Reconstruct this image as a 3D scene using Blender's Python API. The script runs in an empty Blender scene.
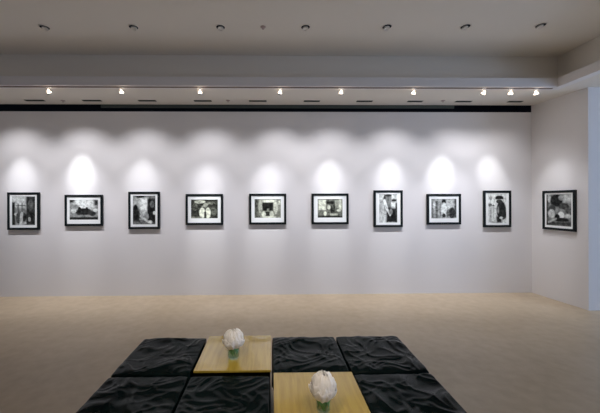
import bpy, bmesh, math, random
from mathutils import Vector, Matrix, noise
random.seed(7)
PI = math.pi
C = bpy.context.scene.collection
sc = bpy.context.scene

# ------------------------------------------------------------------ camera
F = 300.0
YAW, ROLL = 0.016, 0.0028
PX0, PY0 = 276.8, 201.0
EYE = Vector((0, 0, 1.6))
cam_d = bpy.data.cameras.new('camera'); cam = bpy.data.objects.new('camera', cam_d); C.objects.link(cam)
cam_d.sensor_width = 36; cam_d.lens = 36 * F / 600
cam_d.shift_x = (300 - PX0) / 600; cam_d.shift_y = (PY0 - 206.5) / 600
cam_d.clip_start = 0.02
RM = Matrix.Rotation(-YAW, 3, 'Z') @ Matrix.Rotation(PI/2, 3, 'X') @ Matrix.Rotation(-ROLL, 3, 'Z')
cam.matrix_world = Matrix.Translation(EYE) @ RM.to_4x4()
sc.camera = cam

def ray(px, py):
    return RM @ Vector(((px - PX0)/F, (PY0 - py)/F, -1))
def atY(px, py, Y):                      # where the line of sight meets the plane y = Y
    d = ray(px, py); return EYE + d * (Y / d.y)
def atZ(px, py, Z):
    d = ray(px, py); return EYE + d * ((Z - 1.6) / d.z)
def atX(px, py, X):
    d = ray(px, py); return EYE + d * (X / d.x)

# ------------------------------------------------------------------ dimensions
WY = 5.13            # picture wall
SOF = 3.235          # underside of the soffit
FY = 4.265           # soffit fascia
LIP = 3.363
CEIL = 3.725
WTOP = 3.125
XR0, XR1 = 4.50, 4.585  # stub wall, far and near end
FX = 4.125            # side fascia
LEFT, RIGHT, NEAR = -6.6, 8.0, -4.6

# ------------------------------------------------------------------ materials
def mat(name, col, rough=.6, spec=.5, metal=0, bump=0, bscale=40, var=0, vscale=3, col2=None, emit=None, estr=0, coat=0, trans=0, sss=0):
    m = bpy.data.materials.new(name); m.use_nodes = True
    nt = m.node_tree; b = nt.nodes['Principled BSDF']
    b.inputs['Base Color'].default_value = (*col, 1)
    b.inputs['Roughness'].default_value = rough
    b.inputs['Specular IOR Level'].default_value = spec
    b.inputs['Metallic'].default_value = metal
    b.inputs['Coat Weight'].default_value = coat
    b.inputs['Transmission Weight'].default_value = trans
    if sss:
        b.inputs['Subsurface Weight'].default_value = sss
        b.inputs['Subsurface Scale'].default_value = .02
    tc = nt.nodes.new('ShaderNodeTexCoord')
    if var:
        n = nt.nodes.new('ShaderNodeTexNoise'); n.inputs['Scale'].default_value = vscale; n.inputs['Detail'].default_value = 6
        nt.links.new(tc.outputs['Object'], n.inputs['Vector'])
        r = nt.nodes.new('ShaderNodeValToRGB')
        r.color_ramp.elements[0].position = .3; r.color_ramp.elements[1].position = .7
        c2 = col2 or tuple(c*(1-var) for c in col)
        r.color_ramp.elements[0].color = (*c2, 1); r.color_ramp.elements[1].color = (*col, 1)
        nt.links.new(n.outputs['Fac'], r.inputs['Fac']); nt.links.new(r.outputs['Color'], b.inputs['Base Color'])
    if bump:
        n = nt.nodes.new('ShaderNodeTexNoise'); n.inputs['Scale'].default_value = bscale; n.inputs['Detail'].default_value = 5
        nt.links.new(tc.outputs['Object'], n.inputs['Vector'])
        bp = nt.nodes.new('ShaderNodeBump'); bp.inputs['Strength'].default_value = bump; bp.inputs['Distance'].default_value = .01
        nt.links.new(n.outputs['Fac'], bp.inputs['Height']); nt.links.new(bp.outputs['Normal'], b.inputs['Normal'])
    if emit:
        b.inputs['Emission Color'].default_value = (*emit, 1); b.inputs['Emission Strength'].default_value = estr
    return m

M = {}
M['wall'] = mat('wall_paint', (.76, .74, .735), .9, .15, bump=.05, bscale=60)
M['ceil'] = mat('ceiling_paint', (.75, .715, .655), .9, .1, bump=.04, bscale=50)
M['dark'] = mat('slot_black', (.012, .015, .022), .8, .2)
M['valance'] = mat('slot_grey_green', (.10, .115, .10), .7, .3)
M['grille'] = mat('diffuser_black', (.02, .022, .022), .6, .3)
M['frame'] = mat('black_wood', (.006, .010, .011), .4, .2, var=.3, vscale=30)
M['mat'] = mat('mat_board', (.86, .88, .87), .9, .1, var=.02, vscale=20)
M['track'] = mat('track_bronze', (.22, .17, .15), .5, .4, var=.1, vscale=20)
M['fix'] = mat('fixture_white', (.75, .74, .72), .45, .4, var=.05, vscale=40)
M['leather'] = mat('black_leather', (.003, .0085, .0085), .19, .07, bump=.05, bscale=60, var=.3, vscale=12)
M['ottobase'] = mat('base_black', (.008, .008, .009), .7, .2, var=.3, vscale=20)
M['petal'] = mat('petal_white', (.95, .92, .89), .7, .1, var=.04, vscale=25)
M['leaf'] = mat('leaf_green', (.16, .42, .12), .4, .5, var=.5, vscale=30)
M['stem'] = mat('stem_green', (.07, .17, .05), .5, .4, var=.3, vscale=40)
M['lamp'] = mat('lamp_glass', (.9, .85, .8), .3, .5, emit=(1, .80, .62), estr=3.2)
M['lens'] = mat('lamp_lens', (.9, .9, .9), .3, .5, emit=(1, .9, .82), estr=25)
M['lamp_off'] = mat('lamp_unlit', (.80, .77, .72), .5, .5, var=.1, vscale=60)
M['chrome'] = mat('sprinkler_metal', (.45, .36, .34), .45, .5, metal=.5, var=.1, vscale=60)
M['steel'] = mat('window_steel', (.3, .3, .32), .5, .4, var=.1)

def clear_mat(name, tint, gloss):
    m = bpy.data.materials.new(name); m.use_nodes = True; nt = m.node_tree; nt.nodes.clear(); N = nt.nodes.new
    o = N('ShaderNodeOutputMaterial'); mx = N('ShaderNodeMixShader'); t = N('ShaderNodeBsdfTransparent'); g = N('ShaderNodeBsdfGlossy')
    t.inputs['Color'].default_value = (*tint, 1); g.inputs['Roughness'].default_value = .03
    f0 = N('ShaderNodeLayerWeight'); f0.inputs['Blend'].default_value = .5; p = N('ShaderNodeMath'); p.operation = 'POWER'; p.inputs[1].default_value = 3
    f = N('ShaderNodeMath'); f.operation = 'MULTIPLY_ADD'; f.inputs[1].default_value = .5*gloss; f.inputs[2].default_value = .04*gloss
    nt.links.new(f0.outputs['Facing'], p.inputs[0]); nt.links.new(p.outputs[0], f.inputs[0])
    nt.links.new(f.outputs[0], mx.inputs[0]); nt.links.new(t.outputs[0], mx.inputs[1]); nt.links.new(g.outputs[0], mx.inputs[2]); nt.links.new(mx.outputs[0], o.inputs[0])
    return m
M['glass'] = clear_mat('clear_glass', (.93, .98, .95), 1.0)
M['water'] = clear_mat('water', (.88, .97, .88), .4)

def floor_mat():
    m = bpy.data.materials.new('concrete_floor'); m.use_nodes = True
    nt = m.node_tree; b = nt.nodes['Principled BSDF']; N = nt.nodes.new; L = nt.links.new
    tc = N('ShaderNodeTexCoord')
    n1 = N('ShaderNodeTexNoise'); n1.inputs['Scale'].default_value = .9; n1.inputs['Detail'].default_value = 8; n1.inputs['Roughness'].default_value = .6; n1.inputs['Distortion'].default_value = .6
    n2 = N('ShaderNodeTexNoise'); n2.inputs['Scale'].default_value = 9; n2.inputs['Detail'].default_value = 8
    L(tc.outputs['Object'], n1.inputs['Vector']); L(tc.outputs['Object'], n2.inputs['Vector'])
    r = N('ShaderNodeValToRGB'); e = r.color_ramp.elements
    e[0].position = .3; e[0].color = (.41, .315, .20, 1); e[1].position = .72; e[1].color = (.49, .39, .27, 1)
    L(n1.outputs['Fac'], r.inputs['Fac'])
    mx = N('ShaderNodeMix'); mx.data_type = 'RGBA'; mx.blend_type = 'SOFT_LIGHT'; mx.inputs['Factor'].default_value = .35
    L(r.outputs['Color'], mx.inputs['A']); L(n2.outputs['Fac'], mx.inputs['B']); L(mx.outputs['Result'], b.inputs['Base Color'])
    rr = N('ShaderNodeMapRange'); rr.inputs['To Min'].default_value = .28; rr.inputs['To Max'].default_value = .45
    L(n1.outputs['Fac'], rr.inputs['Value']); L(rr.outputs['Result'], b.inputs['Roughness'])
    b.inputs['Specular IOR Level'].default_value = .5
    bp = N('ShaderNodeBump'); bp.inputs['Strength'].default_value = .06; bp.inputs['Distance'].default_value = .01
    L(n2.outputs['Fac'], bp.inputs['Height']); L(bp.outputs['Normal'], b.inputs['Normal'])
    return m
M['floor'] = floor_mat()

def wood_mat():
    m = bpy.data.materials.new('golden_wood'); m.use_nodes = True
    nt = m.node_tree; b = nt.nodes['Principled BSDF']; N = nt.nodes.new; L = nt.links.new
    tc = N('ShaderNodeTexCoord'); mp = N('ShaderNodeMapping'); mp.inputs['Scale'].default_value = (26, 2.2, 8)
    L(tc.outputs['Object'], mp.inputs['Vector'])
    n = N('ShaderNodeTexNoise'); n.inputs['Scale'].default_value = 1.6; n.inputs['Detail'].default_value = 9; n.inputs['Distortion'].default_value = .8
    L(mp.outputs['Vector'], n.inputs['Vector'])
    r = N('ShaderNodeValToRGB'); e = r.color_ramp.elements
    e[0].position = .3; e[0].color = (.42, .28, .03, 1); e[1].position = .7; e[1].color = (.55, .39, .055, 1)
    L(n.outputs['Fac'], r.inputs['Fac']); L(r.outputs['Color'], b.inputs['Base Color'])
    b.inputs['Roughness'].default_value = .30; b.inputs['Coat Weight'].default_value = 1.0; b.inputs['Coat IOR'].default_value = 1.5; b.inputs['Coat Roughness'].default_value = .05
    return m
M['wood'] = wood_mat()

def print_mat():
    m = bpy.data.materials.new('silver_print'); m.use_nodes = True
    nt = m.node_tree; b = nt.nodes['Principled BSDF']
    a = nt.nodes.new('ShaderNodeVertexColor'); a.layer_name = 'tone'
    nt.links.new(a.outputs['Color'], b.inputs['Base Color'])
    b.inputs['Roughness'].default_value = .6; b.inputs['Specular IOR Level'].default_value = .08
    return m
M['print'] = print_mat()

# ------------------------------------------------------------------ mesh helpers
def box(bm, x0, x1, y0, y1, z0, z1, bevel=0, mtx=None):
    vs = [bm.verts.new((x, y, z)) for z in (z0, z1) for y in (y0, y1) for x in (x0, x1)]
    idx = [(0, 2, 3, 1), (4, 5, 7, 6), (0, 1, 5, 4), (2, 6, 7, 3), (0, 4, 6, 2), (1, 3, 7, 5)]
    fs = [bm.faces.new([vs[i] for i in f]) for f in idx]
    if bevel:
        es = list({e for f in fs for e in f.edges})
        r = bmesh.ops.bevel(bm, geom=es, offset=bevel, segments=2, affect='EDGES', profile=.6)
        vs = list({v for f in r['faces'] for v in f.verts})
    if mtx: bmesh.ops.transform(bm, matrix=mtx, verts=vs)
    return vs

def lathe(bm, prof, seg=24, mtx=None, closed=False):
    rings = []; new = []
    for r, z in prof:
        if r < 1e-5:
            v = bm.verts.new((0, 0, z)); rings.append([v]); new.append(v)
        else:
            ring = [bm.verts.new((r*math.cos(2*PI*k/seg), r*math.sin(2*PI*k/seg), z)) for k in range(seg)]
            rings.append(ring); new += ring
    pairs = list(zip(rings[:-1], rings[1:]))
    if closed: pairs.append((rings[-1], rings[0]))
    for a, b in pairs:
        for k in range(seg):
            k2 = (k+1) % seg
            if len(a) == 1 and len(b) == 1: continue
            if len(a) == 1: bm.faces.new((a[0], b[k], b[k2]))
            elif len(b) == 1: bm.faces.new((a[k], b[0], a[k2]))
            else: bm.faces.new((a[k], b[k], b[k2], a[k2]))
    if mtx: bmesh.ops.transform(bm, matrix=mtx, verts=new)
    return new

def tube(bm, pts, rad, seg=8):
    rings = []
    for i, p in enumerate(pts):
        p = Vector(p)
        d = (Vector(pts[min(i+1, len(pts)-1)]) - Vector(pts[max(i-1, 0)])).normalized()
        a = d.orthogonal().normalized(); b = d.cross(a)
        rr = rad[i] if isinstance(rad, (list, tuple)) else rad
        if i: # keep the frame from twisting
            a = (pa - d*pa.dot(d)).normalized(); b = d.cross(a)
        pa = a
        rings.append([bm.verts.new(p + a*rr*math.cos(2*PI*k/seg) + b*rr*math.sin(2*PI*k/seg)) for k in range(seg)])
    for r0, r1 in zip(rings[:-1], rings[1:]):
        for k in range(seg):
            bm.faces.new((r0[k], r0[(k+1) % seg], r1[(k+1) % seg], r1[k]))
    bm.faces.new(rings[0][::-1]); bm.faces.new(rings[-1])

def obj(name, bm, m, parent=None, smooth=False, loc=None):
    bmesh.ops.recalc_face_normals(bm, faces=bm.faces)
    me = bpy.data.meshes.new(name); bm.to_mesh(me); bm.free()
    me.materials.append(m)
    if smooth:
        for p in me.polygons: p.use_smooth = True
    o = bpy.data.objects.new(name, me); C.objects.link(o)
    if parent: o.parent = parent
    if loc is not None: o.location = loc
    return o

def thing(name, label, cat, loc, rot=None, group=None):
    o = bpy.data.objects.new(name, None); C.objects.link(o); o.empty_display_size = .1
    o.location = loc
    if rot is not None: o.rotation_euler = rot
    o['label'] = label; o['category'] = cat
    if group: o['group'] = group
    return o

def tag(o, label, cat, group=None):
    o['label'] = label; o['category'] = cat
    if group: o['group'] = group
    return o

def struct(name, boxes, m):
    bm = bmesh.new()
    for b in boxes: box(bm, *b)
    o = obj(name, bm, m); o['kind'] = 'structure'
    return o

# ------------------------------------------------------------------ the room
struct('floor', [(LEFT-.3, RIGHT+.3, NEAR-.3, WY+.6, -.12, 0)], M['floor'])
struct('wall_back', [(LEFT, XR0, WY, WY+.30, 0, WTOP)], M['wall'])
struct('wall_left', [(LEFT-.3, LEFT, NEAR, WY+.6, 0, CEIL+.3)], M['wall'])
# stub wall on the right, very slightly splayed, with its end face towards the room
bm = bmesh.new()
pts = [(XR0, WY+.30), (XR0, WY), (XR1, FY+.01), (5.9, FY+.01), (5.9, WY+.30)]
lo = [bm.verts.new((x, y, 0)) for x, y in pts]; hi = [bm.verts.new((x, y, SOF)) for x, y in pts]
bm.faces.new(lo[::-1]); bm.faces.new(hi)
for i in range(len(pts)):
    j = (i+1) % len(pts); bm.faces.new((lo[i], lo[j], hi[j], hi[i]))
struct_r = obj('wall_right', bm, M['wall']); struct_r['kind'] = 'structure'
# wall behind the stub, closing the room, and the far right side wall
struct('wall_far', [(5.9, RIGHT, FY+.5, FY+.8, 0, SOF), (LEFT, RIGHT, WY+.45, WY+.6, WTOP-.4, CEIL+.3)], M['dark'])
# unseen tall openings, added near and right to let in daylight
def holed_wall(name, horizontal, a0, a1, c0, c1, z1, holes, m):
    bxs = []; cur = a0
    for h0, h1, hz0, hz1 in holes:
        bxs.append((cur, h0, 0, z1)); bxs.append((h0, h1, 0, hz0)); bxs.append((h0, h1, hz1, z1)); cur = h1
    bxs.append((cur, a1, 0, z1))
    out = []
    for p, q, z0, zz in bxs:
        if q-p < 1e-4 or zz-z0 < 1e-4: continue
        out.append((p, q, c0, c1, z0, zz) if horizontal else (c0, c1, p, q, z0, zz))
    return struct(name, out, m)
W_NEAR = [(5.0, 7.4, .15, 3.0)]
holed_wall('wall_near', True, LEFT, RIGHT, NEAR-.3, NEAR, CEIL+.3, W_NEAR, M['wall'])
W_RIGHT = [(0, 3.0, .15, 3.0)]
holed_wall('wall_side', False, NEAR, FY+.5, RIGHT, RIGHT+.3, CEIL+.3, W_RIGHT, M['wall'])
def window(n, horizontal, a0, a1, z0, z1, c):
    bm = bmesh.new(); k = 4
    for i in range(k+1):
        p = a0 + (a1-a0)*i/k
        b = (p-.03, p+.03, c-.04, c+.04, z0, z1) if horizontal else (c-.04, c+.04, p-.03, p+.03, z0, z1)
        box(bm, *b)
    for z in (z0, z0+(z1-z0)*.3, z1):
        b = (a0, a1, c-.04, c+.04, z-.03, z+.03) if horizontal else (c-.04, c+.04, a0, a1, z-.03, z+.03)
        box(bm, *b)
    o = obj('window_%d' % n, bm, M['steel']); o['kind'] = 'structure'
window(1, True, 5.0, 7.4, .15, 3.0, NEAR-.15)
window(2, False, 0, 3.0, .15, 3.0, RIGHT+.15)

# tray ceiling, the soffit round it, the raised lip along its inner edge
struct('ceiling', [(LEFT, FX+.12, NEAR, FY+.12, CEIL, CEIL+.3)], M['ceil'])
struct('trim_1', [(LEFT, RIGHT, FY+.12, WY-.03, SOF, CEIL+.3), (FX+.12, RIGHT, NEAR, FY+.12, SOF, CEIL+.3)], M['ceil'])
struct('trim_2', [(LEFT, FX+.1199, FY, FY+.1199, SOF, LIP), (FX, FX+.1199, NEAR, FY, SOF, LIP)], M['wall'])
# recess over the picture wall: shade painted in as a black liner, and a grey-green valance strip along its middle
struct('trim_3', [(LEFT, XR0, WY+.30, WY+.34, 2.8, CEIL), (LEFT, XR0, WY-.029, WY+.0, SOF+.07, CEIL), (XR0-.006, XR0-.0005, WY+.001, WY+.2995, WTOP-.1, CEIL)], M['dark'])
vx0, vx1 = atY(100, 107, WY).x, atY(455, 107, WY).x
struct('trim_4', [(vx0, vx1, WY+.02, WY+.05, SOF-.036, SOF+.2)], M['valance'])
# pier side of the recess
struct('trim_5', [(XR0, 5.9, WY-.03, WY+.30, SOF, CEIL)], M['ceil'])

# ------------------------------------------------------------------ framed photographs
def paint(ops, u, v, seed):
    g = ops[0]
    for o in ops[1:]:
        k = o[0]
        if k == 'r':
            _, x0, y0, x1, y1, c = o[:6]; s = o[6] if len(o) > 6 else .03
            a = min((u-x0)/s+.5, (x1-u)/s+.5, (v-y0)/s+.5, (y1-v)/s+.5)
        elif k == 'e':
            _, cx, cy, rx, ry, c = o[:6]; s = o[6] if len(o) > 6 else .25
            a = (1 - math.hypot((u-cx)/rx, (v-cy)/ry))/s + .5
        elif k == 'l':                   # thick line x0,y0 -> x1,y1 of half width w
            _, x0, y0, x1, y1, c, w = o[:7]; dx, dy = x1-x0, y1-y0
            t = max(0, min(1, ((u-x0)*dx+(v-y0)*dy)/(dx*dx+dy*dy)))
            a = (w - math.hypot(u-x0-t*dx, v-y0-t*dy))/.02 + .5
        a = max(0, min(1, a)); g = g*(1-a) + c*a
    n = noise.fractal(Vector((u*9, v*9, seed*3.1)), 1.0, 2.0, 4)
    n2 = noise.noise(Vector((u*26, v*26, seed*5.7)))
    g = g*(1+.45*n+.45*n2) + .02*n
    g = g*min(1, (max(g, .001)/.15)**.6)
    return max(.006, min(.85, g))

D, G, L_, W_ = .02, .14, .42, .78
PICS = [
 dict(px=(23.1, 211.1), port=True, ps=(.3875, .4825), txt='black-framed portrait photograph of a pale street between dark building sides, leftmost',
  ops=[.30, ('r', 0, 0, .6, .45, .55, .2), ('r', .6, 0, 1, .7, .05, .08), ('e', .8, .3, .12, .2, .12), ('r', 0, .2, .14, 1, .03, .06), ('r', .14, .4, .6, .62, .22, .1), ('r', .16, .3, .58, .34, .12), ('r', .25, .25, .29, .62, .06), ('r', .42, .22, .46, .6, .09),
       ('e', .2, .62, .1, .05, .7), ('e', .52, .72, .09, .16, .05), ('e', .3, .75, .14, .2, .10), ('l', .42, .6, .38, 1, .55, .06), ('r', .6, .65, 1, 1, .04, .1), ('e', .75, .8, .06, .08, .35), ('e', .5, .93, .12, .05, .5)]),
 dict(px=(83.5, 210.4), port=False, ps=(.48, .335), txt='black-framed landscape photograph with a dark crowded clump under pale sky, second from left',
  ops=[.33, ('e', .55, .15, .4, .35, .75, .6), ('r', 0, 0, .15, .15, .03, .1), ('r', .85, 0, 1, .3, .06, .1), ('e', .15, .35, .18, .12, .25), ('e', .5, .62, .3, .2, .05), ('e', .35, .5, .06, .15, .03), ('e', .6, .48, .05, .12, .04), ('e', .15, .55, .09, .12, .6), ('e', .9, .52, .08, .08, .75), ('r', 0, .86, 1, 1, .025, .08), ('r', .1, .76, .8, .82, .3, .06), ('e', .8, .7, .12, .12, .06)]),
 dict(px=(143.9, 210.4), port=True, ps=(.38, .485), txt='black-framed portrait photograph, bright white gap beside dark shapes, third from left',
  ops=[.16, ('r', 0, 0, .35, .4, .35, .1), ('r', .32, .1, .66, .55, .85, .12), ('r', .64, .1, 1, .95, .03, .08), ('e', .3, .04, .2, .04, .05), ('e', .12, .45, .1, .14, .02), ('r', 0, .5, .3, .9, .04, .1), ('e', .45, .6, .12, .12, .5), ('e', .6, .72, .1, .14, .3), ('e', .95, .6, .06, .06, .7), ('e', .78, .92, .08, .06, .7), ('r', .3, .8, .6, .84, .35), ('l', .35, .72, .7, .92, .55, .04), ('e', .85, .3, .1, .12, .12)]),
 dict(px=(204.3, 209.5), port=False, ps=(.455, .3175), txt='black-framed landscape photograph of a white-jacketed figure on dark ground, fourth from left',
  ops=[.06, ('e', .33, .12, .2, .09, .5), ('e', .75, .2, .15, .08, .14), ('r', 0, .45, .9, .5, .12, .06), ('e', .15, .4, .1, .2, .12), ('e', .54, .3, .08, .12, .3), ('l', .42, .38, .7, .2, .28, .03), ('e', .42, .72, .11, .28, .85), ('e', .63, .72, .10, .28, .85), ('e', .53, .82, .045, .22, .05), ('e', .85, .65, .12, .2, .12), ('r', 0, .92, .4, 1, .22, .06)]),
 dict(px=(267.7, 209.1), port=False, ps=(.45, .3175), txt='black-framed landscape photograph of a dark doorway in a pale surround, fifth from left',
  ops=[.22, ('r', 0, 0, .15, 1, .10, .1), ('r', .28, .04, .75, .18, .7, .05), ('r', .30, .18, .70, .62, .03, .05), ('e', .22, .4, .07, .35, .42), ('e', .8, .4, .08, .4, .5), ('e', .93, .2, .05, .12, .6), ('e', .5, .78, .12, .12, .05), ('e', .35, .8, .08, .14, .6), ('e', .65, .8, .08, .16, .5), ('r', .3, .92, .8, 1, .7, .06), ('r', .48, .5, .56, .62, .25)]),
 dict(px=(330.2, 208.9), port=False, ps=(.4275, .3175), txt='black-framed landscape photograph with pale panel beside dark figures, sixth from left',
  ops=[.14, ('r', .04, .04, .33, .6, .6, .06), ('r', .35, .12, .68, .28, .04, .05), ('r', .7, .08, .86, .5, .3), ('r', .86, 0, .96, .6, .6, .05), ('e', .45, .45, .06, .12, .6), ('e', .56, .55, .05, .22, .05), ('e', .66, .5, .05, .25, .08), ('e', .15, .72, .16, .14, .20), ('r', .02, .9, .98, 1, .05), ('e', .3, .78, .06, .12, .7), ('e', .85, .62, .08, .06, .7), ('r', .5, .78, .8, .88, .4)]),
 dict(px=(388.4, 208.7), port=True, ps=(.3125, .4875), txt='black-framed portrait photograph with pale curving arm over dark corner, seventh from left',
  ops=[.62, ('r', 0, .2, .2, .7, .35, .2), ('r', .28, 0, .68, .6, .20, .08), ('e', .5, .05, .2, .04, .05), ('e', .3, .15, .06, .1, .06), ('r', .7, .18, .96, .26, .04, .04), ('r', .66, .28, .96, .42, .75, .05), ('r', .4, .48, 1, 1, .035, .1), ('l', .3, .25, .42, .5, .8, .07), ('l', .42, .5, .6, .72, .6, .05), ('l', .25, .72, .1, 1, .5, .05), ('r', .9, .3, 1, 1, .06, .06), ('e', .65, .62, .1, .1, .2)]),
 dict(px=(444.2, 209.2), port=False, ps=(.4375, .335), txt='black-framed landscape photograph in pale greys, light figure among upright trunks, eighth from left',
  ops=[.40, ('r', .0, 0, .1, 1, .16, .1), ('r', .17, .1, .27, 1, .13, .06), ('r', .33, .2, .4, .9, .22, .06), ('e', .5, .15, .09, .13, .04), ('e', .5, .55, .12, .35, .72), ('e', .5, .85, .07, .1, .05), ('r', .62, .1, .85, .5, .62, .12), ('e', .82, .72, .14, .28, .06), ('r', .92, 0, 1, .95, .10, .06), ('e', .66, .75, .06, .2, .15), ('e', .12, .35, .05, .2, .6)]),
 dict(px=(497.6, 208.9), port=True, ps=(.33, .50), txt='black-framed portrait photograph of a dark figure in wide hat, nearest the wall corner',
  ops=[.72, ('e', .15, .14, .1, .07, .35), ('e', .12, .38, .10, .06, .12), ('r', .08, .45, .2, .95, .40, .1), ('e', .3, .4, .06, .03, .05), ('e', .3, .6, .04, .2, .5), ('e', .62, .14, .23, .09, .03), ('r', .38, .185, .78, .21, .7, .02), ('e', .62, .26, .18, .07, .05), ('e', .72, .55, .26, .30, .05, .12), ('e', .85, .72, .16, .16, .06), ('r', .45, .75, .75, 1, .04, .1), ('e', .55, .55, .05, .12, .25), ('e', .72, .82, .1, .04, .6), ('r', .2, .94, .5, 1, .3, .06)]),
 dict(px=(558.0, 210.0), port=True, ps=(.40, .50), txt='black-framed portrait photograph of a leafy street, alone on the short right-hand wall',
  ops=[.25, ('r', 0, 0, .12, 1, .10, .08), ('e', .12, .12, .06, .15, .5), ('e', .42, .2, .25, .2, .04), ('e', .62, .12, .12, .08, .3), ('r', .7, 0, 1, .25, .55, .12), ('e', .7, .38, .2, .1, .08), ('e', .25, .45, .14, .12, .08), ('e', .22, .62, .14, .14, .5), ('e', .60, .66, .13, .11, .85), ('e', .45, .72, .1, .1, .03), ('r', .75, .4, 1, .62, .12, .08), ('e', .85, .68, .12, .06, .6), ('e', .6, .8, .3, .06, .04), ('r', 0, .86, 1, 1, .07, .1), ('l', .1, .9, .4, .78, .4, .03)]),
]
LONG, SHORT = .630, .525
def frame_picture(i, p, loc, rotz):
    w, h = (SHORT, LONG) if p['port'] else (LONG, SHORT)
    cat = 'framed photograph'; sx_ = {6: .945, 7: .93, 8: .91, 9: .94}.get(i, 1.0); w *= sx_
    # local frame: x right, z up, front faces -y, origin on the wall at the frame's centre
    t = thing('framed_photograph', p['txt'], cat, loc, (0, 0, rotz), 'framed black and white photographs along the gallery walls')
    fw, dp = .038, .032
    bm = bmesh.new()
    prof = [(0, 0), (0, -dp), (.004, -dp-.003), (fw-.008, -dp-.003), (fw-.002, -dp+.004), (fw, -dp+.012), (fw, 0)]   # inward offset, depth
    corners = [(-1, -1), (1, -1), (1, 1), (-1, 1)]
    rings = [[bm.verts.new((sx*(w/2-o), y, sz*(h/2-o))) for o, y in prof] for sx, sz in corners]
    for a in range(4):
        b = (a+1) % 4
        for k in range(len(prof)):
            k2 = (k+1) % len(prof)
            bm.faces.new((rings[a][k], rings[a][k2], rings[b][k2], rings[b][k]))
    obj('frame', bm, M['frame'], t)
    pw, ph = p['ps']; pw *= {9: .95, 8: .97}.get(i, 1.0); dz = .010 if not p['port'] else .006
    # mat board with its window
    bm = bmesh.new(); iw, ih = w/2-fw+.001, h/2-fw+.001
    y0, y1 = -.024, -.020
    o4 = [(-iw, -ih), (iw, -ih), (iw, ih), (-iw, ih)]; i4 = [(-pw/2, -ph/2+dz), (pw/2, -ph/2+dz), (pw/2, ph/2+dz), (-pw/2, ph/2+dz)]
    oa = [bm.verts.new((x, y0, z)) for x, z in o4]; ia = [bm.verts.new((x, y0, z)) for x, z in i4]
    ob = [bm.verts.new((x, y1, z)) for x, z in o4]; ib = [bm.verts.new((x*.99, y1, z)) for x, z in i4]
    for a in range(4):
        b = (a+1) % 4
        bm.faces.new((oa[a], oa[b], ia[b], ia[a])); bm.faces.new((ia[a], ia[b], ib[b], ib[a])); bm.faces.new((oa[a], ob[a], ob[b], oa[b])); bm.faces.new((ib[a], ib[b], ob[b], ob[a]))
    obj('mat_board', bm, M['mat'], t)
    # the print: its tones are the photograph's own
    nu, nv = (44, 56) if p['port'] else (56, 40)
    me = bpy.data.meshes.new('print'); vs = []; fs = []; cols = []
    for j in range(nv+1):
        for k in range(nu+1):
            u, v = k/nu, j/nv
            vs.append(((u-.5)*pw*1.004, -.0198, (.5-v)*ph*1.004+dz)); g = paint(p['ops'], u, v, i+1)
            warm = 1.0 if i not in (3, 4, 5) else 1.04
            cols += [g*.96*warm, g*1.0*warm, g*(.97 if i not in (3, 4, 5) else .86), 1]
    for j in range(nv):
        for k in range(nu):
            a = j*(nu+1)+k; fs.append((a, a+nu+1, a+nu+2, a+1))
    n0 = len(vs)
    vs += [(-pw/2, -.017, -ph/2+dz), (pw/2, -.017, -ph/2+dz), (pw/2, -.017, ph/2+dz), (-pw/2, -.017, ph/2+dz)]; cols += [.7, .7, .7, 1]*4
    fs.append((n0, n0+3, n0+2, n0+1))
    me.from_pydata(vs, [], fs); at = me.color_attributes.new('tone', 'FLOAT_COLOR', 'POINT'); at.data.foreach_set('color', cols)
    me.materials.append(M['print']); o = bpy.data.objects.new('print', me); C.objects.link(o); o.parent = t
    # backing board on the wall
    bm = bmesh.new(); box(bm, -iw, iw, -.016, 0, -ih, ih); obj('backing_board', bm, M['frame'], t)
    return t
for i, p in enumerate(PICS[:9]):
    c = atY(p['px'][0], p['px'][1], WY-.03)
    frame_picture(i, p, (c.x, WY-.0005, c.z), 0)
sang = math.atan2(XR1-XR0, WY-FY)
c = atX(559, 210.4, 4.535)
frame_picture(9, PICS[9], (XR0 + (WY-c.y)*math.tan(sang) - .0008, c.y, c.z), -PI/2 + sang)

# ------------------------------------------------------------------ track lighting
TY = FY+.05
bm = bmesh.new(); box(bm, LEFT+.2, FX-.03, TY-.016, TY+.016, SOF-.010, SOF-.0005, .003)
tag(obj('lighting_track', bm, M['track']), 'thin bronze lighting track running along the soffit edge', 'lighting track')

def make_spot(label, loc, target):
    t = thing('track_spotlight', label, 'spotlight', loc, None, 'track spotlights on the soffit')
    bm = bmesh.new(); box(bm, -.032, .032, -.014, .014, -.012, 0, .002); obj('track_adapter', bm, M['fix'], t)
    bm = bmesh.new(); tube(bm, [(0, 0, -.012), (0, 0, -.022)], .006); obj('stem', bm, M['fix'], t)
    piv = Vector((0, 0, -.062))
    d = (Vector(target) - (Vector(loc) + piv)).normalized()
    q = d.to_track_quat('Z', 'Y').to_matrix().to_4x4()
    mtx = Matrix.Translation(piv) @ q
    # yoke round the lamp
    bm = bmesh.new()
    tube(bm, [(.040*math.sin(a), 0, -.062 + .040*math.cos(a)) for a in [(-PI/2)+PI*k/14 for k in range(15)]], .0035, 6)
    obj('yoke', bm, M['fix'], t)
    # gimbal ring in front
    bm = bmesh.new()
    lathe(bm, [(.0345, .012), (.0345, .034), (.030, .034), (.030, .012)], 24, mtx, closed=True)
    obj('gimbal_ring', bm, M['fix'], t, True)
    # open back reflector lamp
    bm = bmesh.new()
    lathe(bm, [(.0, -.032), (.009, -.032), (.010, -.014), (.020, -.004), (.0275, .014), (.029, .026)], 24, mtx)
    rl = obj('reflector_lamp', bm, M['lamp'], t, True)
    bm = bmesh.new(); lathe(bm, [(0, .026), (.029, .026)], 24, mtx); obj('lens', bm, M['lens'], rl)
    return t, Vector(loc)+piv+d*.05, d

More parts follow.
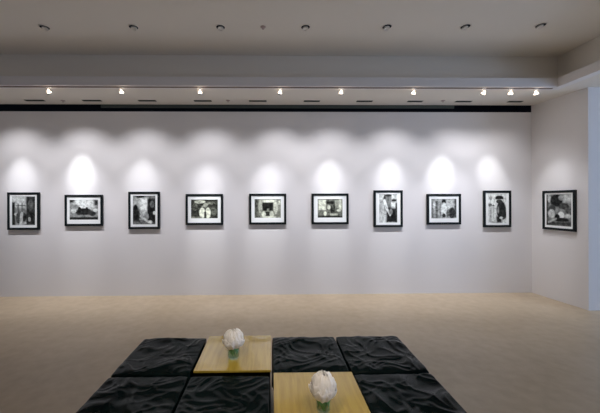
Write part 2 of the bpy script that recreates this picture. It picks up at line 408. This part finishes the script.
def spot_light(name, pos, d, cone, blend, watts, col):
    ld = bpy.data.lights.new(name, 'SPOT'); ld.spot_size = math.radians(cone); ld.spot_blend = blend
    ld.energy = watts; ld.color = col; ld.shadow_soft_size = .02
    o = bpy.data.objects.new(name, ld); C.objects.link(o); o.location = pos
    o.rotation_euler = d.to_track_quat('-Z', 'Y').to_euler()
    return o

SP = [  # pixel x of the fixture (None: off the left edge, given as X), aim point, core strength, label
 (None, (-4.22, WY, 1.98), .9, 'white track spotlight at the far left end of the track'),
 (49, (-3.22, WY, 2.05), 1.5, 'white track spotlight lighting the dark crowded landscape photograph, leftmost in view'),
 (121.5, (-2.20, WY, 1.95), .75, 'white track spotlight second from the left, above the photograph with the bright gap'),
 (200, (-1.10, WY, 1.75), .85, 'white track spotlight above the white jacket photograph'),
 (280, (-.09, WY, 1.78), .85, 'white track spotlight above the dark doorway photograph'),
 (341, (.98, WY, 1.9), .95, 'white track spotlight near the middle, right of the one above the doorway photograph'),
 (413.5, (2.02, WY, 1.95), .95, 'white track spotlight between the seventh and eighth photographs'),
 (483.5, (2.90, WY, 2.02), 1.25, 'white track spotlight leftmost of the close trio at the right end'),
 (510.5, (3.80, WY, 2.02), 1.1, 'white track spotlight in the middle of the close trio at the right end'),
 (536, (4.46, 4.72, 1.95), .55, 'white track spotlight nearest the corner of the soffit at the right end'),
]
WARM = (.94, .965, 1)
for i, (px, aim, k, label) in enumerate(SP):
    X = -4.22 if px is None else atY(px, 88, TY).x
    t, pos, d = make_spot(label, (X, TY, SOF-.010), aim)
    spot_light('spot_core', pos, d, 26, 1.0, 26*k, WARM)
    a2 = Vector(aim); a2.z = .6
    spot_light('spot_medium', pos, (a2-pos).normalized(), 56, 1.0, 46*{8: .7, 9: .5}.get(i, 1)*(.75+.25*k), (.90, .91, 1))
    a3 = Vector(aim); a3.z = 1.15
    spot_light('spot_low', pos, (a3-pos).normalized(), 22, 1.0, 42*{3: 1.5, 4: 1.5, 5: 1.4, 6: 1.0, 1: .8}.get(i, .35), WARM)
    spot_light('spot_spill', pos, (Vector((pos.x, WY, 1.2))-pos).normalized(), 104, .85, 21*{7: .75, 8: .4, 9: .45}.get(i, 1)*(.85+.15*k), (.94, .935, .99))

# ------------------------------------------------------------------ slot diffusers in the soffit
slots = [(26, 45), (83, 101.5), (138.5, 156), (194, 211.5), (249, 266.5), (304, 320), (357, 373), (408.5, 423.5), (457, 473), (510, 524.5)]
near = ['at the far left', 'second from the left', 'third from the left', 'fourth from the left', 'left of the middle spotlight', 'right of the middle of the soffit', 'sixth from the right end, before the seventh photograph',
        'above the gap right of the seventh photograph', 'above the gap left of the hat photograph', 'closest to the wall corner']
near[6] = 'fourth from the right end'; near[7] = 'third from the right end'; near[8] = 'second from the right end'
for (a, b), s in zip(slots, near):
    P0, P1 = atZ(a, 100.6, SOF), atZ(b, 100.6, SOF); w = P1.x-P0.x
    t = thing('slot_diffuser', 'dark slot air diffuser in the white soffit, '+s, 'air vent', ((P0.x+P1.x)/2, 4.90, SOF), None, 'slot air diffusers in the soffit')
    bm = bmesh.new()
    x, y = w/2, .030
    for bx in [(-x, x, -y, -y+.006), (-x, x, y-.006, y), (-x, -x+.006, -y+.006, y-.006), (x-.006, x, -y+.006, y-.006)]:
        box(bm, bx[0], bx[1], bx[2], bx[3], -.006, 0)
    obj('diffuser_frame', bm, M['valance'], t)
    bm = bmesh.new(); box(bm, -x+.006, x-.006, -y+.006, y-.006, -.0015, 0); obj('dark_opening', bm, M['dark'], t)
    bm = bmesh.new()
    for k in (-1, 1): box(bm, -x+.006, x-.006, k*.008-.0025, k*.008+.0025, -.005, -.0015)
    obj('blade', bm, M['grille'], t)

# small sprinkler heads
for (px, py, Z, s) in [(63, 100.6, SOF, 'in the soffit between the two leftmost air slots'), (228, 100.4, SOF, 'in the soffit right of the white jacket photograph'), (443, 100.6, SOF, 'in the soffit above the eighth photograph'), (263, 27, CEIL, 'in the ceiling between two unlit downlights')]:
    P = atZ(px, py, Z)
    t = thing('sprinkler', 'small pinkish round sprinkler '+s, 'sprinkler', (P.x, P.y, Z), None, 'ceiling sprinklers')
    bm = bmesh.new(); lathe(bm, [(.0, 0), (.034, 0), (.032, -.004), (.016, -.009), (0, -.009)], 20); obj('escutcheon', bm, M['chrome'], t, True)
    bm = bmesh.new(); lathe(bm, [(0, -.009), (.008, -.009), (.006, -.02), (.014, -.024), (.014, -.026), (0, -.026)], 14); obj('deflector', bm, M['chrome'], t)

# ------------------------------------------------------------------ unlit gimbal downlights in the ceiling
DL = [(44.5, 27.2, 'farthest left'), (134, 26.8, ''), (220.5, 27, ''), (305.5, 27, ''), (387, 26.6, ''), (465.5, 26.4, ''), (540.8, 25.2, '')]
DL[1] = (133.5, 27, '')
names = ['leftmost of the row', 'second of the row from the left', 'third of the row from the left', 'in the middle of the row', 'third of the row from the right', 'second of the row from the right', 'rightmost of the row, near the dark corner']
for (px, py, _), s in zip(DL, names):
    P = atZ(px, py, CEIL)
    t = thing('ceiling_downlight', 'unlit white round recessed downlight, '+s, 'downlight', (P.x, P.y, CEIL), None, 'recessed ceiling downlights')
    bm = bmesh.new(); lathe(bm, [(.062, 0), (.062, -.004), (.054, -.006), (.052, 0)], 28, closed=True); obj('trim_ring', bm, M['ceil'], t, True)
    bm = bmesh.new(); lathe(bm, [(0, -.0018), (.053, -.0018)], 28); obj('dark_recess', bm, M['dark'], t)
    lean = -.62*P.x/4
    mt = Matrix.Translation((0, .016, -.004)) @ Matrix.Rotation(lean*.6, 4, 'Y') @ Matrix.Rotation(-.15, 4, 'X')
    bm = bmesh.new(); lathe(bm, [(0, .004), (.034, .004), (.036, -.012), (.030, -.016), (.027, -.010), (0, -.006)], 24, mt); obj('lamp', bm, M['lamp_off'], t, True)

# ------------------------------------------------------------------ seating: leather ottomans and wooden cubes
TOP = .45
H = 1.6-TOP
BY0 = atZ(272, 337.3, TOP).y           # far edge
U = .550
BX0 = atZ(145.3, 337.3, TOP).x
BX1 = atZ(398.3, 337.3, TOP).x
UX = (BX1-BX0)/4
def cushion_mesh(seed, w, d, h):
    bm = bmesh.new(); n = 64
    def se(t): return math.copysign(abs(t)**1.0, t)
    def top(u, v):
        e = (1-abs(u)**5)*(1-abs(v)**5); e = max(0, e)**.35
        z = h*(.90+.10*e)
        # sagging, radiating creases
        p = Vector((u*1.3, v*1.3, seed*7.7))
        wv = noise.noise_vector(p*1.1)*.9
        q = Vector((u*2.0+wv.x, v*2.0+wv.y, seed*3.3))
        r = 1-abs(noise.noise(Vector((q.x*1.5+q.y*.7, q.y*.7-q.x*.3, q.z))))*2.0
        r2 = 1-abs(noise.noise(Vector((q.x*.9-q.y*1.7, q.y*.8, q.z+9))))*2.2
        z += .0065*max(0, r)**2*e + .005*max(0, r2)**2*e + .012*noise.noise(p*1.5)*e - .008*(1-math.hypot(u, v)*.7)*e
        return z
    grid = []
    for j in range(n+1):
        row = []
        for i in range(n+1):
            u, v = -1+2*i/n, -1+2*j/n
            # crowd samples near the rim
            u = math.sin(u*PI/2)*.35 + u*.65; v = math.sin(v*PI/2)*.35 + v*.65
            cr = 1 - .018*(abs(u*v)**6)
            row.append(bm.verts.new((u*w/2*cr, v*d/2*cr, top(u, v))))
        grid.append(row)
    for j in range(n):
        for i in range(n):
            bm.faces.new((grid[j][i], grid[j][i+1], grid[j+1][i+1], grid[j+1][i]))
    rim = [grid[0][i] for i in range(n+1)] + [grid[j][n] for j in range(1, n+1)] + [grid[n][i] for i in range(n-1, -1, -1)] + [grid[j][0] for j in range(n-1, 0, -1)]
    prev = rim
    for k, (zz, bulge) in enumerate([(.60*h, 1.008), (.25*h, 1.008), (0, .985)]):
        ring = [bm.verts.new((v.co.x*bulge, v.co.y*bulge, zz)) for v in rim]
        for a in range(len(rim)):
            b = (a+1) % len(rim); bm.faces.new((prev[a], prev[b], ring[b], ring[a]))
        prev = ring
    bm.faces.new(prev)
    return bm
def leg(parent, x, y, m, h=.05):
    bm = bmesh.new(); box(bm, x-.022, x+.022, y-.022, y+.022, 0, h, .002); obj('leg', bm, m, parent)
def ottoman(cx, cy, seed, label):
    t = thing('leather_ottoman', label, 'ottoman', (cx, cy, 0), None, 'black leather ottomans pushed together')
    w, d = UX-.012, U-.016
    bm = bmesh.new(); box(bm, -w/2+.012, w/2-.012, -d/2+.012, d/2-.012, .05, .33, .008); obj('base', bm, M['ottobase'], t)
    c = obj('cushion', cushion_mesh(seed, w, d, .125), M['leather'], t, True, (0, 0, .338))
    # welt round the rim
    bm = bmesh.new(); a, b = w/2-.001, d/2-.001; z = .338+.028
    tube(bm, [(-a, -b, z), (a, -b, z), (a, b, z), (-a, b, z), (-a, -b, z)], .004, 6); obj('welt', bm, M['leather'], t)
    for sx in (-1, 1):
        for sy in (-1, 1): leg(t, sx*(w/2-.06), sy*(d/2-.06), M['ottobase'])
def cube_table(cx, cy, label):
    t = thing('wooden_cube_table', label, 'table', (cx+.006, cy+.008, 0), None, 'golden wooden tables among the ottomans')
    w, d = UX-.018, U-.030
    bm = bmesh.new(); box(bm, -w/2, w/2, -d/2, d/2, TOP+.006, TOP+.020, .002); obj('tabletop', bm, M['wood'], t)
    bm = bmesh.new(); box(bm, -w/2+.008, w/2-.008, -d/2+.025, d/2-.008, .05, TOP+.005); obj('base', bm, M['ottobase'], t)
    bm = bmesh.new(); box(bm, -w/2+.05, w/2-.05, -d/2+.05, d/2-.05, 0, .05); obj('plinth', bm, M['ottobase'], t)
cxs = [BX0 + UX*(k+.5) for k in range(4)]
cys = [BY0 - U/2, BY0 - U*1.5]
ottoman(cxs[0], cys[0], 1, 'black leather ottoman at the far left corner of the seating block')
cube_table(cxs[1], cys[0], 'golden wooden table in the far row, between two black ottomans')
ottoman(cxs[2], cys[0], 3, 'black leather ottoman in the far row, just right of the wooden table')
ottoman(cxs[3], cys[0], 4, 'black leather ottoman at the far right corner of the seating block')
ottoman(cxs[0], cys[1], 5, 'black leather ottoman at the left end of the near row')
ottoman(cxs[1], cys[1], 6, 'black leather ottoman in the near row, just left of the wooden table')
cube_table(cxs[2], cys[1], 'golden wooden table in the near row, closest to the viewer')
ottoman(cxs[3], cys[1], 8, 'black leather ottoman at the right end of the near row')

# ------------------------------------------------------------------ vases and peonies
def petal(bm, cz, yaw, R, th1, halfw, rnd, flare, tall):
    nu, nv = 10, 9; g = []
    for j in range(nv+1):
        v = j/nv; row = []
        for i in range(nu+1):
            u = -1+2*i/nu
            th = th1*(.04+.96*v)**.8*(1-.16*abs(u)**2.2*v) * (1+.05*math.sin(u*7+rnd)*v)
            az = yaw + u*halfw*(.35+.65*math.sin(PI*min(.62, .15+.5*v)))
            rr = R*(1+.10*math.sin(min(1.0, v)*PI)+flare*max(0, v-.6)*2 + .09*math.sin(u*6+rnd*2)*v - .06*u*u)
            row.append(bm.verts.new((rr*math.sin(th)*math.cos(az), rr*math.sin(th)*math.sin(az), cz - rr*math.cos(th)*tall)))
        g.append(row)
    for j in range(nv):
        for i in range(nu):
            bm.faces.new((g[j][i], g[j][i+1], g[j+1][i+1], g[j+1][i]))
def peony(label, loc, vh, S, seed, squash=1.0):
    rnd = random.Random(seed)
    t = thing('peony', label, 'flower', loc, None, 'white peonies')
    bm = bmesh.new(); R0 = .072*S; cz = vh - .006 + R0*squash*.90
    layers = [(6, 1.0, 1.45, .66, .08), (6, .93, 1.75, .58, .05), (6, .84, 2.1, .55, .03), (5, .80, 2.75, .6, .0), (5, .74, 3.0, .8, .0), (5, .62, 3.05, .8, .0), (4, .50, 2.6, .7, .02), (4, .38, 2.8, .8, .03), (3, .30, 3.05, 1.1, 0)]
    for li, (n, rf, th1, hw, fl) in enumerate(layers):
        for k in range(n):
            petal(bm, cz, 2*PI*(k+.5*(li % 2))/n + rnd.uniform(-.2, .2), R0*rf*rnd.uniform(.95, 1.05), th1*rnd.uniform(.9, 1.07), hw, rnd.uniform(0, 6), fl, squash)
    b = obj('blossom', bm, M['petal'], t, True)
    md = b.modifiers.new('thickness', 'SOLIDIFY'); md.thickness = .0009
    bm = bmesh.new(); tube(bm, [(.010, .004, .012), (.006, .0, vh*.5), (0, 0, vh)], [.0032, .003, .0045], 8)
    obj('stem', bm, M['stem'], t, True)
    bm = bmesh.new()
    lathe(bm, [(0, -.006), (.010, -.004), (.018, .003), (.019, .008), (0, .008)], 14, Matrix.Translation((0, 0, vh-.004))); obj('calyx', bm, M['leaf'], t, True)
    for k in range(6):
        bm = bmesh.new(); a = 2*PI*k/6+.4; n = 8
        L0, R0 = [], []; mid = []
        for j in range(n+1):
            v = j/n; w = .020*math.sin(PI*(.08+.9*v))
            r = .008+.025*math.sin(PI*.5*min(1, v*1.4)); zz = vh*.98 - .058*v*v - (.0) + (.006 if k % 2 else 0)
            if zz < .016: zz = .016
            p = Vector((r*math.cos(a), r*math.sin(a), zz)); s = Vector((-math.sin(a), math.cos(a), 0))*w
            L0.append(bm.verts.new(p-s)); R0.append(bm.verts.new(p+s)); mid.append(bm.verts.new(p+Vector((math.cos(a), math.sin(a), 0))*.002))
        for j in range(n):
            bm.faces.new((L0[j], mid[j], mid[j+1], L0[j+1])); bm.faces.new((mid[j], R0[j], R0[j+1], mid[j+1]))
        lf = obj('leaf', bm, M['leaf'], t, True)
    return t
def vase(label, loc, r, h):
    t = thing('glass_vase', label, 'vase', loc, None, 'small glass vases')
    bm = bmesh.new()
    lathe(bm, [(0, 0), (r*.86, 0), (r*.93, .004), (r, .012), (r, h-.002), (r-.0015, h), (r-.003, h-.002), (r-.003, .014), (r*.8, .009), (0, .009)], 40)
    obj('glass_body', bm, M['glass'], t, True)
    bm = bmesh.new(); lathe(bm, [(0, .0094), (r*.78, .0094), (r-.0036, .0148), (r-.0036, h*.66), (0, h*.66)], 40)
    obj('water', bm, M['water'], t, True)
P1 = atZ(233.6, 357.5, TOP+.02); P2 = atZ(323.3, 410.5, TOP+.02)
vase('small clear glass vase on the far wooden table', (P1.x, P1.y, TOP+.0202), .042, .068)
peony('white peony with green leaves in the vase on the far wooden table', (P1.x, P1.y, TOP+.0202), .084, 1.02, 3, 1.0)
vase('small clear glass vase on the near wooden table', (P2.x, P2.y, TOP+.0202), .038, .058)
peony('taller white peony with pinkish petals in the vase on the near wooden table', (P2.x, P2.y, TOP+.0202), .077, .93, 11, 1.22)

# ------------------------------------------------------------------ light
def area(name, loc, rot, sx, sy, watts, col):
    ld = bpy.data.lights.new(name, 'AREA'); ld.shape = 'RECTANGLE'; ld.size = sx; ld.size_y = sy; ld.energy = watts; ld.color = col
    o = bpy.data.objects.new(name, ld); C.objects.link(o); o.location = loc; o.rotation_euler = rot
    return o
area('daylight_near', (6.2, NEAR-.35, 1.58), (PI/2, 0, 0), 2.4, 2.8, 16, (.50, .66, 1))
area('daylight_side', (RIGHT+.35, 1.5, 1.58), (PI/2, 0, PI/2), 3.0, 2.8, 85, (.5, .68, 1))
# unseen ceiling lamps, added to light the room and the seating
for k, (x, y) in enumerate([(-.9, .3), (1.1, .3), (-1.2, -1.6), (1.8, -1.6), (-1.2, -3.6), (1.8, -3.6)]):
    t = thing('added_lamp', 'unseen round white lamp added on the ceiling to light the room', 'added lamp', (x, y, CEIL), None, 'added lamps out of view')
    bm = bmesh.new(); lathe(bm, [(0, 0), (.11, 0), (.11, -.03), (.10, -.04), (0, -.042)], 24); obj('lamp_shade', bm, M['fix'], t, True)
    ld = bpy.data.lights.new('added_lamp_light', 'SPOT'); ld.spot_size = math.radians(110); ld.spot_blend = .8; ld.energy = 30; ld.color = (1, .87, .70); ld.shadow_soft_size = .1
    o = bpy.data.objects.new('added_lamp_light', ld); C.objects.link(o); o.location = (x, y, CEIL-.06)
    if k < 2:  # front pair narrowed and aimed to brighten the seating and peonies
        ld.spot_size = math.radians(34); ld.energy = 75
        o.rotation_euler = (Vector((0, 2.0, TOP)) - o.location).to_track_quat('-Z', 'Y').to_euler()

w = bpy.data.worlds.new('world'); sc.world = w; w.use_nodes = True
w.node_tree.nodes['Background'].inputs['Color'].default_value = (.55, .68, 1, 1)
w.node_tree.nodes['Background'].inputs['Strength'].default_value = .15

sc.view_settings.view_transform = 'Standard'; sc.view_settings.look = 'None'
sc.view_settings.gamma = 1; sc.view_settings.use_curve_mapping = False
sc.view_settings.exposure = 1.0
sc.cycles.max_bounces = 10; sc.cycles.diffuse_bounces = 6; sc.cycles.sample_clamp_indirect = 5
